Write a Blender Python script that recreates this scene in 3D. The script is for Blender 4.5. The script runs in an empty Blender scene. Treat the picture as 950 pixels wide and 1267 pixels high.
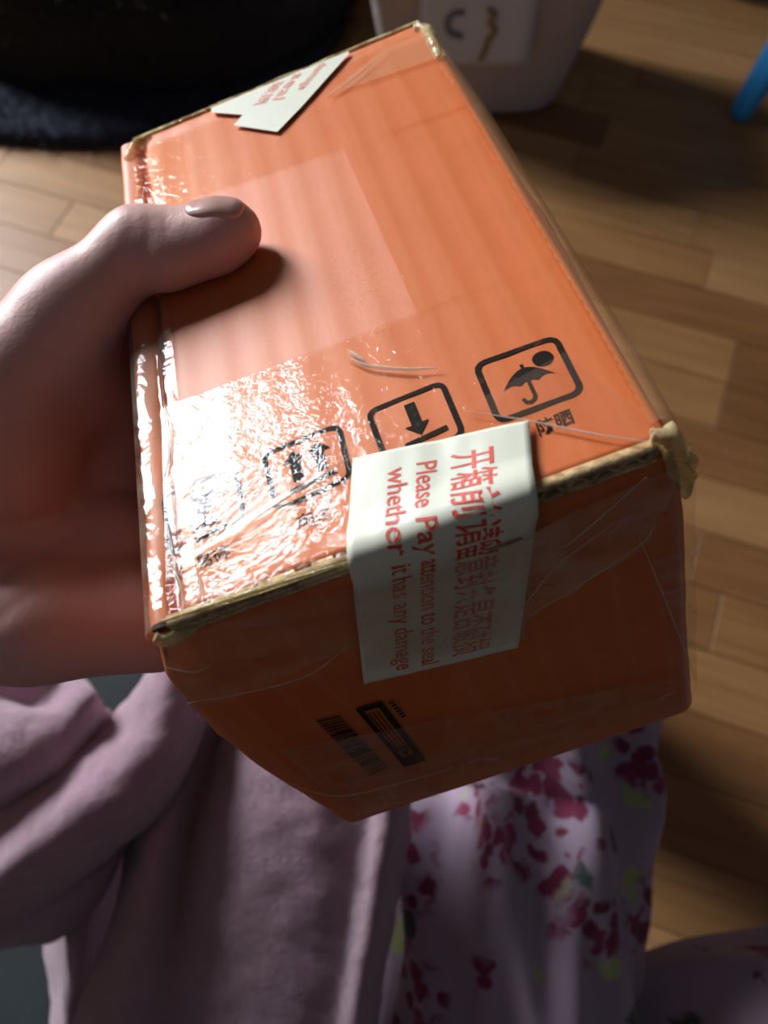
import bpy, bmesh, math, random
import numpy as np
from mathutils import Vector, Matrix, noise as mnoise
random.seed(7); rng = np.random.default_rng(7)
scene = bpy.context.scene
C = scene.collection

# ------------------------------------------------------------------ camera, world, light, exposure
FPX, CX, CY = 1150.0, 475.0, 633.5
CAM_H, PITCH = 0.95, math.radians(62)
RIGHT = np.array([1.0, 0, 0]); FWD = np.array([0, math.cos(PITCH), -math.sin(PITCH)]); UP = np.array([0, math.sin(PITCH), math.cos(PITCH)])
C0 = np.array([0, 0, CAM_H])
cd = bpy.data.cameras.new('camera'); cam = bpy.data.objects.new('camera', cd); C.objects.link(cam)
cam.location = C0; cam.rotation_euler = (math.pi/2 - PITCH, 0, 0)
cd.sensor_fit = 'HORIZONTAL'; cd.sensor_width = 36.0; cd.lens = FPX/950*36.0
cd.clip_start = 0.02; cd.clip_end = 50
cd.dof.use_dof = True; cd.dof.focus_distance = 0.235; cd.dof.aperture_fstop = cd.lens/2.3
scene.camera = cam
w = bpy.data.worlds.new('world'); scene.world = w; w.use_nodes = True
w.node_tree.nodes['Background'].inputs[0].default_value = (0.88, 0.90, 1.0, 1)
w.node_tree.nodes['Background'].inputs[1].default_value = 0.060
scene.view_settings.view_transform = 'Standard'; scene.view_settings.look = 'None'
scene.view_settings.gamma = 1.0; scene.view_settings.use_curve_mapping = False
scene.view_settings.exposure = 0.04
scene.cycles.transparent_max_bounces = 24
WIN_X0, WIN_X1, WIN_Z0, WIN_Z1, WIN_Y = -3.1, -1.50, 0.95, 2.6, 2.42
ld = bpy.data.lights.new('window_daylight', 'AREA'); ld.shape = 'RECTANGLE'
ld.size = WIN_X1-WIN_X0; ld.size_y = WIN_Z1-WIN_Z0; ld.energy = 420; ld.color = (0.93, 0.95, 1.0)
lo = bpy.data.objects.new('window_daylight', ld); C.objects.link(lo)
lo.location = ((WIN_X0+WIN_X1)/2, WIN_Y+0.09, (WIN_Z0+WIN_Z1)/2); lo.rotation_euler = (-math.pi/2, 0, 0)

# ------------------------------------------------------------------ helpers
def P(px, py, d):
    """point seen at pixel px,py at depth d (metres along the view axis)"""
    return C0 + d*((px-CX)/FPX*RIGHT - (py-CY)/FPX*UP + FWD)
def at_z(px, py, z):
    r = (px-CX)/FPX*RIGHT - (py-CY)/FPX*UP + FWD
    return C0 + r*((z-CAM_H)/r[2])
def obj(name, verts, faces, mat=None, parent=None, smooth=True):
    me = bpy.data.meshes.new(name)
    me.from_pydata([tuple(map(float, v)) for v in verts], [], [tuple(map(int, f)) for f in faces])
    me.update()
    if smooth: me.polygons.foreach_set('use_smooth', [True]*len(me.polygons))
    if mat: me.materials.append(mat)
    o = bpy.data.objects.new(name, me); C.objects.link(o)
    if parent: o.parent = parent
    return o
def tag(o, label=None, cat=None, group=None, kind=None):
    if label: o['label'] = label
    if cat: o['category'] = cat
    if group: o['group'] = group
    if kind: o['kind'] = kind
    return o
def empty(name, loc=(0, 0, 0), mat=None):
    o = bpy.data.objects.new(name, None); C.objects.link(o); o.empty_display_size = 0.05
    if mat is not None: o.matrix_world = mat
    else: o.location = loc
    return o
def mod(o, kind, **kw):
    m = o.modifiers.new(kind.lower(), kind)
    for k, v in kw.items(): setattr(m, k, v)
    return m
def nz(p, s=1.0, off=0.0):
    return mnoise.noise(Vector((p[0]*s+off, p[1]*s+off*1.7, p[2]*s-off)))
def catmull(pts, n):
    pts = np.asarray(pts, float); m = len(pts)
    ext = np.vstack([2*pts[0]-pts[1], pts, 2*pts[-1]-pts[-2]]); out = []
    for i in range(m-1):
        p0, p1, p2, p3 = ext[i:i+4]
        for t in np.arange(n)/n:
            out.append(0.5*((2*p1)+(-p0+p2)*t+(2*p0-5*p1+4*p2-p3)*t*t+(-p0+3*p1-3*p2+p3)*t**3))
    out.append(pts[-1]); return np.array(out)
def surf_grid(rows, nu=8, nv=8):
    rows = np.array([catmull(r, nu) for r in rows])
    return np.stack([catmull(rows[:, j], nv) for j in range(rows.shape[1])], axis=1)
def grid_faces(n, m, closed=False):
    f = []
    for i in range(n-1):
        for j in range(m if closed else m-1):
            j2 = (j+1) % m
            f.append((i*m+j, i*m+j2, (i+1)*m+j2, (i+1)*m+j))
    return f
def grid_obj(name, G, mat, parent=None, closed=False, thick=None, offset=0):
    n, m = G.shape[:2]
    o = obj(name, G.reshape(-1, 3), grid_faces(n, m, closed), mat, parent)
    if thick: mod(o, 'SOLIDIFY', thickness=thick, offset=offset)
    return o
def tube(path, radii, seg=12, flat=None):
    """closed tube rings along a path, with end caps; returns verts, faces"""
    path = np.asarray(path, float); n = len(path)
    if np.isscalar(radii): radii = [radii]*n
    V, F = [], []
    T = np.gradient(path, axis=0); T /= np.linalg.norm(T, axis=1)[:, None]
    ref = np.array([0.13, 0.21, 1.0]) if abs(T[0][2]) < .9 else np.array([1.0, 0.1, 0.1])
    u = np.cross(T[0], ref); u /= np.linalg.norm(u)
    for i in range(n):
        u = u-T[i]*(u@T[i]); u /= np.linalg.norm(u); v = np.cross(T[i], u)
        for k in range(seg):
            a = 2*math.pi*k/seg
            V.append(path[i]+radii[i]*(math.cos(a)*u+math.sin(a)*v*(flat or 1)))
    F = grid_faces(n, seg, True)
    F.append(tuple(range(seg))[::-1]); F.append(tuple((n-1)*seg+k for k in range(seg)))
    return V, F
def box_vf(x0, x1, y0, y1, z0, z1):
    V = [(x, y, z) for x in (x0, x1) for y in (y0, y1) for z in (z0, z1)]
    return V, [(0, 1, 3, 2), (4, 6, 7, 5), (0, 4, 5, 1), (2, 3, 7, 6), (0, 2, 6, 4), (1, 5, 7, 3)]
def merge(parts):
    V, F = [], []
    for v, f in parts:
        b = len(V); V += list(v); F += [tuple(i+b for i in q) for q in f]
    return V, F

# ------------------------------------------------------------------ materials
class NT:
    def __init__(s, name):
        s.m = bpy.data.materials.new(name); s.m.use_nodes = True; s.t = s.m.node_tree; s.t.nodes.clear()
        s.out = s.n('ShaderNodeOutputMaterial')
    def n(s, typ, **kw):
        o = s.t.nodes.new(typ)
        for k, v in kw.items():
            if k.startswith('_'): setattr(o, k[1:], v)
        return o
    def l(s, a, b): s.t.links.new(a, b)
    def coord(s, which='Object', scale=(1, 1, 1), loc=(0, 0, 0), rot=(0, 0, 0)):
        tc = s.n('ShaderNodeTexCoord'); mp = s.n('ShaderNodeMapping')
        mp.inputs['Scale'].default_value = scale; mp.inputs['Location'].default_value = loc; mp.inputs['Rotation'].default_value = rot
        s.l(tc.outputs[which], mp.inputs[0]); return mp.outputs[0]
    def noise(s, vec, scale, detail=3, rough=.5, dist=0):
        o = s.n('ShaderNodeTexNoise'); o.inputs['Scale'].default_value = scale; o.inputs['Detail'].default_value = detail
        o.inputs['Roughness'].default_value = rough; o.inputs['Distortion'].default_value = dist
        s.l(vec, o.inputs['Vector']); return o
    def ramp(s, fac, stops, interp='LINEAR'):
        o = s.n('ShaderNodeValToRGB'); e = o.color_ramp.elements; o.color_ramp.interpolation = interp
        while len(e) < len(stops): e.new(0.5)
        for k, (p, c) in zip(e, stops): k.position = p; k.color = (*c, 1) if len(c) == 3 else c
        s.l(fac, o.inputs[0]); return o.outputs[0]
    def mix(s, fac, a, b, mode='MIX'):
        o = s.n('ShaderNodeMix'); o.data_type = 'RGBA'; o.blend_type = mode
        for v, i in ((fac, 0), (a, 6), (b, 7)):
            if hasattr(v, 'links'): s.l(v, o.inputs[i])
            else: o.inputs[i].default_value = v if i == 0 else (*v, 1)
        return o.outputs[2]
    def math(s, op, a, b=0.0):
        o = s.n('ShaderNodeMath'); o.operation = op
        for v, i in ((a, 0), (b, 1)):
            if hasattr(v, 'links'): s.l(v, o.inputs[i])
            else: o.inputs[i].default_value = v
        return o.outputs[0]
    def bump(s, h, strength=.3, dist=.001, normal=None):
        o = s.n('ShaderNodeBump'); o.inputs['Strength'].default_value = strength; o.inputs['Distance'].default_value = dist
        s.l(h, o.inputs['Height'])
        if normal: s.l(normal, o.inputs['Normal'])
        return o.outputs[0]
    def principled(s, col, rough=.5, normal=None, **kw):
        o = s.n('ShaderNodeBsdfPrincipled')
        for v, k in ((col, 'Base Color'), (rough, 'Roughness')):
            if hasattr(v, 'links'): s.l(v, o.inputs[k])
            else: o.inputs[k].default_value = v if k == 'Roughness' else (*v, 1)
        if normal: s.l(normal, o.inputs['Normal'])
        for k, v in kw.items(): o.inputs[k.replace('_', ' ')].default_value = v
        s.l(o.outputs[0], s.out.inputs[0]); return o
def mat_simple(name, col, rough=.5, nscale=None, var=.15, bump=0, bdist=.001, **kw):
    t = NT(name); v = t.coord()
    c = col; nrm = None
    if nscale:
        nn = t.noise(v, nscale)
        c = t.mix(nn.outputs[0], tuple(x*(1-var) for x in col), tuple(min(1, x*(1+var)) for x in col))
        if bump: nrm = t.bump(nn.outputs[0], bump, bdist)
    t.principled(c, rough, nrm, **kw); return t.m
def mat_film(name, haze=.05, tint=(1, .97, .93), hazecol=(.55, .5, .42), rough=.06, gloss=1.0, bumps=((60, .3, .0006),), hazenoise=0):
    t = NT(name); v = t.coord(); nrm = None
    for sc, st, di in bumps:
        nrm = t.bump(t.noise(v, sc, 3, .55, .6).outputs[0], st, di, nrm)
    tr = t.n('ShaderNodeBsdfTransparent'); tr.inputs[0].default_value = (*tint, 1)
    df = t.n('ShaderNodeBsdfDiffuse'); df.inputs[0].default_value = (*hazecol, 1)
    gl = t.n('ShaderNodeBsdfGlossy'); gl.inputs['Roughness'].default_value = rough; gl.inputs[0].default_value = (1, 1, 1, 1)
    fr = t.n('ShaderNodeLayerWeight'); fr.inputs['Blend'].default_value = .5
    if nrm: t.l(nrm, gl.inputs['Normal']); t.l(nrm, fr.inputs['Normal'])
    frn = t.math('ADD', t.math('MULTIPLY', t.math('POWER', fr.outputs['Facing'], 5.0), .94), .045)
    m1 = t.n('ShaderNodeMixShader'); m2 = t.n('ShaderNodeMixShader')
    if hazenoise:
        h = t.ramp(t.noise(v, hazenoise, 5, .65, 1.2).outputs[0], ((.36, (haze*.25,)*3), (.7, (min(1, haze*2.0),)*3)))
        t.l(h, m1.inputs[0])
    else: m1.inputs[0].default_value = haze
    t.l(tr.outputs[0], m1.inputs[1]); t.l(df.outputs[0], m1.inputs[2])
    t.l(t.math('MULTIPLY', frn, gloss), m2.inputs[0]); t.l(m1.outputs[0], m2.inputs[1]); t.l(gl.outputs[0], m2.inputs[2])
    t.l(m2.outputs[0], t.out.inputs[0]); return t.m

def mat_card():
    t = NT('orange_cardboard'); v = t.coord()
    base = t.mix(t.noise(v, 55, 4).outputs[0], (.60, .145, .035), (.70, .19, .055))
    # pale wear along the flute crests, which run front to back
    sx = t.n('ShaderNodeSeparateXYZ'); t.l(v, sx.inputs[0])
    wob = t.noise(t.coord(scale=(1, .12, 1)), 30, 2)
    s = t.math('SINE', t.math('ADD', t.math('MULTIPLY', sx.outputs[0], 2*math.pi/.0105), t.math('MULTIPLY', wob.outputs[0], 5)))
    st = t.ramp(s, ((.55, (0, 0, 0)), (1, (1, 1, 1))))
    base = t.mix(t.math('MULTIPLY', st, .13), base, (.80, .36, .17))
    nr = t.bump(s, .04, .0003); nr = t.bump(t.noise(v, 700, 2).outputs[0], .12, .0003, nr)
    t.principled(base, .48, nr, Specular_IOR_Level=.45); return t.m
def mat_paper_core():
    t = NT('torn_paper_core'); v = t.coord()
    n1 = t.noise(v, 260, 5, .7)
    c = t.ramp(n1.outputs[0], ((.3, (.16, .10, .05)), (.52, (.50, .38, .21)), (.75, (.78, .66, .44))))
    t.principled(c, .85, t.bump(n1.outputs[0], .8, .001)); return t.m
def mat_ink():
    t = NT('black_ink'); v = t.coord()
    c = t.ramp(t.noise(v, 420, 4, .7).outputs[0], ((.55, (.005, .005, .006)), (.78, (.09, .04, .02))))
    t.principled(c, .7, Specular_IOR_Level=.12); return t.m
def mat_skin():
    t = NT('skin'); v = t.coord()
    n1 = t.noise(v, 38, 4); n2 = t.noise(v, 900, 3)
    c = t.mix(n1.outputs[0], (.58, .315, .28), (.68, .415, .37))
    nr = t.bump(n2.outputs[0], .22, .0004); nr = t.bump(t.noise(t.coord(scale=(1, .25, 1)), 420, 3).outputs[0], .2, .0005, nr)
    b = t.principled(c, .46, nr, Subsurface_Weight=.12, Subsurface_Scale=.003, Specular_IOR_Level=.45)
    b.inputs['Subsurface Radius'].default_value = (1, .35, .2); return t.m
def mat_fleece():
    t = NT('pink_fleece'); v = t.coord()
    n1 = t.noise(v, 22, 4); n2 = t.noise(v, 420, 4, .7, 1)
    c = t.mix(n1.outputs[0], (.38, .235, .30), (.50, .33, .40))
    nr = t.bump(n2.outputs[0], .7, .003); nr = t.bump(t.noise(v, 120, 3).outputs[0], .4, .004, nr)
    t.principled(c, .95, nr, Sheen_Weight=.5, Sheen_Roughness=.5, Specular_IOR_Level=.1); return t.m
def mat_floral():
    t = NT('floral_cotton'); v = t.coord()
    warp = t.noise(v, 45, 3, .6)
    vw = t.n('ShaderNodeVectorMath'); vw.operation = 'MULTIPLY_ADD'
    t.l(warp.outputs[1], vw.inputs[0]); vw.inputs[1].default_value = (.022,)*3; t.l(v, vw.inputs[2])
    def cells(scale, rnd=.9):
        o = t.n('ShaderNodeTexVoronoi'); o.inputs['Scale'].default_value = scale; o.inputs['Randomness'].default_value = rnd
        t.l(vw.outputs[0], o.inputs['Vector']); return o
    big = cells(19); pet = cells(80)
    sep = t.n('ShaderNodeSeparateColor'); t.l(big.outputs['Color'], sep.inputs[0])
    infl = t.ramp(big.outputs['Distance'], ((.50, (1, 1, 1)), (.60, (0, 0, 0))))      # round flower heads
    gap = t.ramp(pet.outputs['Distance'], ((.48, (1, 1, 1)), (.60, (0, 0, 0))))        # petals inside them
    isf = t.math('LESS_THAN', sep.outputs[0], .72)
    f = t.math('MULTIPLY', t.math('MULTIPLY', infl, gap), isf)
    red = t.mix(pet.outputs['Color'], (.12, .006, .03), (.23, .02, .08))
    base = t.mix(t.noise(v, 30, 2).outputs[0], (.31, .235, .31), (.37, .285, .37))
    c = t.mix(f, base, red)
    lv = cells(40); sep2 = t.n('ShaderNodeSeparateColor'); t.l(lv.outputs['Color'], sep2.inputs[0])
    leaf = t.math('MULTIPLY', t.math('LESS_THAN', sep2.outputs[1], .24), t.ramp(lv.outputs['Distance'], ((.30, (1, 1, 1)), (.42, (0, 0, 0)))))
    leaf = t.math('MULTIPLY', leaf, t.math('SUBTRACT', 1.0, infl))
    c = t.mix(leaf, c, t.mix(t.math('GREATER_THAN', sep2.outputs[0], .6), (.045, .075, .06), (.34, .40, .17)))
    t.principled(c, .85, t.bump(t.noise(v, 900, 2).outputs[0], .15, .0005), Sheen_Weight=.15); return t.m
def mat_wood():
    t = NT('oak_parquet'); oi = t.n('ShaderNodeObjectInfo')
    tc = t.n('ShaderNodeTexCoord'); off = t.n('ShaderNodeVectorMath'); off.operation = 'MULTIPLY_ADD'
    t.l(oi.outputs['Random'], off.inputs[0]); off.inputs[1].default_value = (7, 13, 3); t.l(tc.outputs['Object'], off.inputs[2])
    mp = t.n('ShaderNodeMapping'); mp.inputs['Scale'].default_value = (1.6, 26, 10); t.l(off.outputs[0], mp.inputs[0])
    g = t.noise(mp.outputs[0], 3.2, 6, .62, .6)
    tone = t.ramp(oi.outputs['Random'], ((0, (.20, .085, .030)), (.2, (.32, .155, .055)), (.6, (.38, .20, .075)), (1, (.46, .255, .105))))
    c = t.mix(t.ramp(g.outputs[0], ((.3, (.62, .62, .62)), (.62, (1.08, 1.08, 1.08)))), (0, 0, 0), tone, 'MIX')
    m2 = t.mix(1.0, tone, t.ramp(g.outputs[0], ((.3, (.68, .64, .6)), (.62, (1, 1, 1)))), 'MULTIPLY')
    t.principled(m2, .42, t.bump(g.outputs[0], .08, .001), Specular_IOR_Level=.4); return t.m
def mat_bag():
    t = NT('grey_bag_film'); v = t.coord()
    n1 = t.noise(v, 9, 4, .6, .4)
    c = t.mix(n1.outputs[0], (.40, .37, .355), (.54, .51, .495))
    t.principled(c, .55, t.bump(n1.outputs[0], .5, .02), Specular_IOR_Level=.3); return t.m

M = dict(
    card=mat_card(), core=mat_paper_core(), ink=mat_ink(), skin=mat_skin(), fleece=mat_fleece(), floral=mat_floral(), wood=mat_wood(), bag=mat_bag(),
    tape=mat_film('clear_tape', .004, (.99, .92, .84), (.7, .5, .35), .07, .62, ((35, .10, .0010), (420, .42, .0005))),
    tape2=mat_film('wrinkled_tape', .14, (.98, .95, .91), (.52, .47, .38), .10, .7, ((60, .6, .002), (300, .3, .0006)), 45),
    tape3=mat_film('hazy_tape_flap', .26, (.98, .95, .91), (.60, .52, .40), .12, .7, ((45, .5, .002), (260, .25, .0005)), 30),
    tape5=mat_film('thin_tape_flap', .05, (1, .97, .93), (.8, .6, .45), .08, .6, ((60, .3, .001),)),
    tape6=mat_film('peach_tape_layer', .20, (1, .97, .93), (.85, .58, .34), .12, .5, ((60, .3, .001),)),
    tape4=mat_film('folded_edge_tape', .20, (1, .96, .9), (.8, .42, .22), .10, .15, ((90, .5, .001),)),
    crease=mat_film('tape_crease', .38, (1, .99, .97), (.72, .66, .55), .12, .15, ((200, .4, .001),)),
    bunch=mat_film('yellowed_tape', .50, (.97, .92, .75), (.62, .52, .26), .15, .6, ((180, .7, .002),), 120),
    sticker=mat_simple('cream_sticker', (.74, .76, .62), .38, 30, .05),
    scuff=mat_simple('pale_scuff', (.80, .42, .26), .7, 300, .1),
    pink=mat_simple('faded_red_print', (.78, .26, .20), .5, 500, .25),
    red=mat_simple('red_print', (.72, .065, .035), .5, 500, .25),
    nail=mat_simple('fingernail', (.60, .36, .31), .22, 60, .06, Specular_IOR_Level=.6),
    black=mat_simple('black_plush', (.006, .006, .008), .9, 60, .4, .5, .01),
    navy=mat_simple('navy_plush', (.016, .020, .040), .95, 50, .5, .6, .01),
    blue=mat_simple('blue_plastic', (.03, .36, .85), .35, 14, .04),
    teal=mat_simple('dark_teal_upholstery', (.009, .016, .019), .8, 200, .3, .3),
    paper=mat_simple('white_label_paper', (.60, .68, .80), .6, 12, .05),
    wall=mat_simple('white_wall_paint', (.62, .60, .57), .85, 40, .03),
    frame=mat_simple('white_window_frame', (.75, .75, .74), .4, 20, .03),
    subfloor=mat_simple('floor_underlay', (.20, .10, .04), .6, 8, .2),
    grey_mark=mat_simple('grey_print', (.20, .22, .26), .7, 60, .2), tan_mark=mat_simple('tan_print', (.30, .24, .14), .7, 60, .2),
)
def glass():
    t = NT('window_glass'); tr = t.n('ShaderNodeBsdfTransparent'); gl = t.n('ShaderNodeBsdfGlossy'); gl.inputs['Roughness'].default_value = .02
    mx = t.n('ShaderNodeMixShader'); mx.inputs[0].default_value = .06
    t.l(tr.outputs[0], mx.inputs[1]); t.l(gl.outputs[0], mx.inputs[2]); t.l(mx.outputs[0], t.out.inputs[0]); return t.m
M['glass'] = glass()

# ------------------------------------------------------------------ the setting: floor of parquet strips, window wall
floor = tag(obj('floor', *box_vf(-3.6, 3.2, -1.6, WIN_Y, -.05, -.004), M['subfloor'], smooth=False), kind='structure')
ANG = math.radians(-20); ca, sa = math.cos(ANG), math.sin(ANG)
def strip_mesh(L, W=.0710, T=.012, b=.0007):
    V, F = [], []
    for z, i in ((-T, 0), (-b, 0), (0, b)):
        V += [(i, i, z), (L-i, i, z), (L-i, W-i, z), (i, W-i, z)]
    for k in (0, 4):
        for j in range(4): F.append((k+j, k+(j+1) % 4, k+4+(j+1) % 4, k+4+j))
    F.append((8, 9, 10, 11)); F.append((3, 2, 1, 0))
    me = bpy.data.meshes.new('wood_strip'); me.from_pydata(V, [], F); me.materials.append(M['wood']); return me
strip_me = {L: strip_mesh(L-.0009) for L in (.30, .38, .46)}
SW = .0715
def place_strips():
    n = 0
    for k in range(-8, 36):
        v = k*SW-.28; u = -1.9+rng.uniform(0, .3)
        while u < 1.8:
            L = float(rng.choice((.30, .38, .46)))
            mx, my = u+L/2, v+SW/2
            x, y = mx*ca-my*sa, mx*sa+my*ca
            if -1.35 < x < 1.3 and -.30 < y < 1.95 and n < 300:
                o = bpy.data.objects.new('wood_strip', strip_me[L]); C.objects.link(o); o.parent = floor
                o.location = (u*ca-v*sa, u*sa+v*ca, -rng.uniform(0, .0004)); o.rotation_euler = (0, 0, ANG); n += 1
            u += L
place_strips()
X0, X1, Z0, Z1 = WIN_X0, WIN_X1, WIN_Z0, WIN_Z1
wall = tag(obj('wall_window', *merge([box_vf(-3.6, X0, WIN_Y, WIN_Y+.2, -.05, 2.9), box_vf(X1, 3.2, WIN_Y, WIN_Y+.2, -.05, 2.9),
     box_vf(X0, X1, WIN_Y, WIN_Y+.2, -.05, Z0), box_vf(X0, X1, WIN_Y, WIN_Y+.2, Z1, 2.9)]), M['wall'], smooth=False), kind='structure')
win = tag(empty('window_1', ((X0+X1)/2, WIN_Y, Z0)), kind='structure'); wx, wz = (X1-X0)/2, Z1-Z0
obj('window_frame', *merge([box_vf(-wx, -wx+.05, .01, .07, 0, wz), box_vf(wx-.05, wx, .01, .07, 0, wz), box_vf(-wx, wx, .01, .07, 0, .05), box_vf(-wx, wx, .01, .07, wz-.05, wz)]), M['frame'], win, False)
obj('window_mullion', *box_vf(-.03, .03, .01, .07, .05, wz-.05), M['frame'], win, False)
for s in (0, 1): obj('pane', *box_vf(-wx+.05 if s == 0 else .03, -.03 if s == 0 else wx-.05, .038, .042, .05, wz-.05), M['glass'], win, False)
obj('window_sill', *box_vf(-wx-.05, wx+.05, -.12, .01, -.04, 0), M['frame'], win, False)

# ------------------------------------------------------------------ the cardboard box
BA, BB, BC = .115, .2113, .1349
Rc = np.array([[.935, -.211, -.284], [-.343, -.74, -.579], [-.088, .639, -.764]]); U_, _, V_ = np.linalg.svd(Rc); Rc = U_@V_
MC = np.stack([RIGHT, -UP, FWD], axis=1)
RB = MC@Rc; TB = C0+MC@(np.array([-.42593, .21609, 1.71683])*BA)
BASE = np.array([BA/2, BB/2, -BC])                      # the Empty stands at the middle of the box's underside
def bw(p): return RB@np.asarray(p, float)+TB            # box-local -> world
_mw = np.eye(4); _mw[:3, :3] = RB; _mw[:3, 3] = bw(BASE)
box = empty('cardboard_box', mat=Matrix(_mw.tolist()))
tag(box, 'orange cardboard parcel wrapped in clear tape with a cream seal sticker', 'box')
def lray(px, py):
    d = np.array([(px-CX)/FPX, (py-CY)/FPX, 1.0]); return -Rc.T@(np.array([-.42593, .21609, 1.71683])*BA), Rc.T@d
def top(px, py, z=0.0):
    o, d = lray(px, py); return o+d*((z-o[2])/d[2])
def front(px, py, y=0.0):
    o, d = lray(px, py); return o+d*((y-o[1])/d[1])
def bobj(name, V, F, mat, parent=None, smooth=True):
    o = obj(name, [np.asarray(v)-BASE for v in V], F, mat, parent or box, smooth); return o

def bulge(p):
    """dents and swellings of the hand-worn box"""
    x, y, z = p; p = np.array(p, float)
    zf = np.clip(-z/BC, 0, 1); xf = np.clip(x/BA, 0, 1); yf = np.clip(y/BB, 0, 1)
    lw = np.interp(zf, (0, .06, .17, .4, .7, 1), (0, .22, .72, .88, .55, 0))
    p[0] -= .0110*lw*(1-xf)**3*np.exp(-(yf/.35)**2)
    rw = np.interp(zf, (0, .04, .15, .5, 1), (0, .35, 1, .8, .2))
    p[0] += .0042*rw*xf**6*math.sin(math.pi*np.clip(yf, .02, .98))**.6
    p[1] -= .002*math.sin(math.pi*xf)*math.sin(math.pi*zf)*(1-yf)**4
    n = nz(p, 30, 2.0)*.0010+nz(p, 75, 5.0)*.0004
    edge = 1 if zf > .01 else .35
    p += n*edge*np.array([1 if (xf < .1 or xf > .9) else .2, .4, .3])
    return p
def rounded_box(x0, x1, y0, y1, z0, z1, r, nx, ny, nz_):
    def ticks(a, b, n):
        e = [a, a+r*.15, a+r*.4, a+r*.7, a+r]; return np.array(e+list(np.linspace(a+r, b-r, n)[1:-1])+[a+b-t for t in e[::-1]])
    xs, ys, zs = ticks(x0, x1, nx), ticks(y0, y1, ny), ticks(z0, z1, nz_)
    idx, V, F = {}, [], []
    def vid(p):
        k = tuple(np.round(p, 7))
        if k not in idx:
            q = np.clip(p, (x0+r, y0+r, z0+r), (x1-r, y1-r, z1-r)); d = np.asarray(p)-q; L = np.linalg.norm(d)
            V.append(q+d/L*r if L > 1e-9 else np.asarray(p)); idx[k] = len(V)-1
        return idx[k]
    for A, B, mk, flip in ((xs, ys, lambda a, b: (a, b, z1), 0), (xs, ys, lambda a, b: (a, b, z0), 1), (xs, zs, lambda a, b: (a, y0, b), 0), (xs, zs, lambda a, b: (a, y1, b), 1), (ys, zs, lambda a, b: (x1, a, b), 0), (ys, zs, lambda a, b: (x0, a, b), 1)):
        for i in range(len(A)-1):
            for j in range(len(B)-1):
                f = [vid(mk(A[i], B[j])), vid(mk(A[i+1], B[j])), vid(mk(A[i+1], B[j+1])), vid(mk(A[i], B[j+1]))]
                F.append(tuple(f[::-1] if flip else f))
    return V, F
V, F = rounded_box(-.0008, BA+.001, .0006, BB+.001, -BC, -.0042, .0045, 26, 40, 28)
V = [bulge(v) for v in V]
bobj('box_body', V, F, M['card'])
# the left wall stands up beside the lid as a rounded, creased rim
rows = []
for t in np.linspace(0, 1, 60):
    y = .001+t*(BB-.002); k = nz((t*9, 3.1, 0))*.0008+nz((t*25, 1.1, 4))*.0004
    hgt = .0002+k*.8-.0012*math.exp(-((t-.2)/.12)**2); wd = .0068+k-.0022*math.exp(-((t-.03)/.06)**2)
    L0 = bulge((0, y, -.012))[0]
    prof = [(L0-.0002, -.014), (-.0012-k*.4, -.006), (-.0012-k*.4, hgt-.0015), (.0004, hgt), (wd*.5, hgt-.0002-k*.5), (wd-.0012, hgt-.0010), (wd, -.0034), (wd, -.006)]
    rows.append([(x, y, z) for x, z in prof])
G = np.stack([catmull(r, 4) for r in rows]); bobj('side_wall_rim', G.reshape(-1, 3), grid_faces(*G.shape[:2]), M['card'])
# lid panel: a slab of corrugated board with its top liner orange
nxl, nyl = 70, 90; LX0 = .0078
V, F = [], []
def lid_z(x, y): return -.0001+.00004*math.sin(x*2*math.pi/.0105)+nz((x*14, y*14, 3))*.0002
def lid_x0(y): return LX0+nz((y*60, 9, 1))*.0006-.001*math.exp(-(y/.012)**2)
for i in range(nxl+1):
    for j in range(nyl+1):
        y = .0014+(BB-.0014)*j/nyl; a = lid_x0(y); x = a+(BA-a)*i/nxl
        e = min(i/nxl*(BA-a), BA-x, max(0, BB-y)); dz = -.0012*max(0, 1-e/.0012)**2
        V.append((x, y, lid_z(x, y)+dz))
F = [(i*(nyl+1)+j, (i+1)*(nyl+1)+j, (i+1)*(nyl+1)+j+1, i*(nyl+1)+j+1) for i in range(nxl) for j in range(nyl)]
b0 = len(V); rim = [i*(nyl+1) for i in range(nxl+1)]+[nxl*(nyl+1)+j for j in range(1, nyl+1)]+[i*(nyl+1)+nyl for i in range(nxl-1, -1, -1)]+[j for j in range(nyl-1, 0, -1)]
V += [(V[k][0], V[k][1], -.0042) for k in rim]
for k in range(len(rim)): F.append((rim[k], b0+k, b0+(k+1) % len(rim), rim[(k+1) % len(rim)]))
lid = bobj('lid_panel', V, F, M['card'])
# corrugated edge of the lid: two liners and a fluted sheet between them, seen end on
parts = []
def ribbon(pts, th, y0, y1):
    V, F = [], []; n = len(pts)
    for k, (x, z) in enumerate(pts):
        V += [(x, y0, z+th/2), (x, y1, z+th/2), (x, y1, z-th/2), (x, y0, z-th/2)]
    return V, grid_faces(n, 4, True)+[(0, 1, 2, 3), ((n-1)*4+3, (n-1)*4+2, (n-1)*4+1, (n-1)*4)]
xs = np.linspace(.003, BA-.004, 220)
rough = [nz((x*160, 0, 0))*.00035+nz((x*420, 3, 0))*.00022 for x in xs]
left = np.clip((.07-xs)/.03, 0, 1)                                       # crushed on the left, crisp flutes on the right
sag = [.0004*nz((x*30, 5, 5)) for x in xs]
parts.append(ribbon([(x, -.0003+sg*.5) for x, sg in zip(xs, sag)], .0006, -.0006, .0022))
parts.append(ribbon([(x, -.0041+r+sg) for x, r, sg in zip(xs, rough, sag)], .0007, -.0004, .0022))
parts.append(ribbon([(x, -.0022+(1-.55*l)*.0013*math.sin(x*2*math.pi/.0058)+r*(1+2*l)+sg) for x, r, l, sg in zip(xs, rough, left, sag)], .0007, -.0002, .0022))
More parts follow.
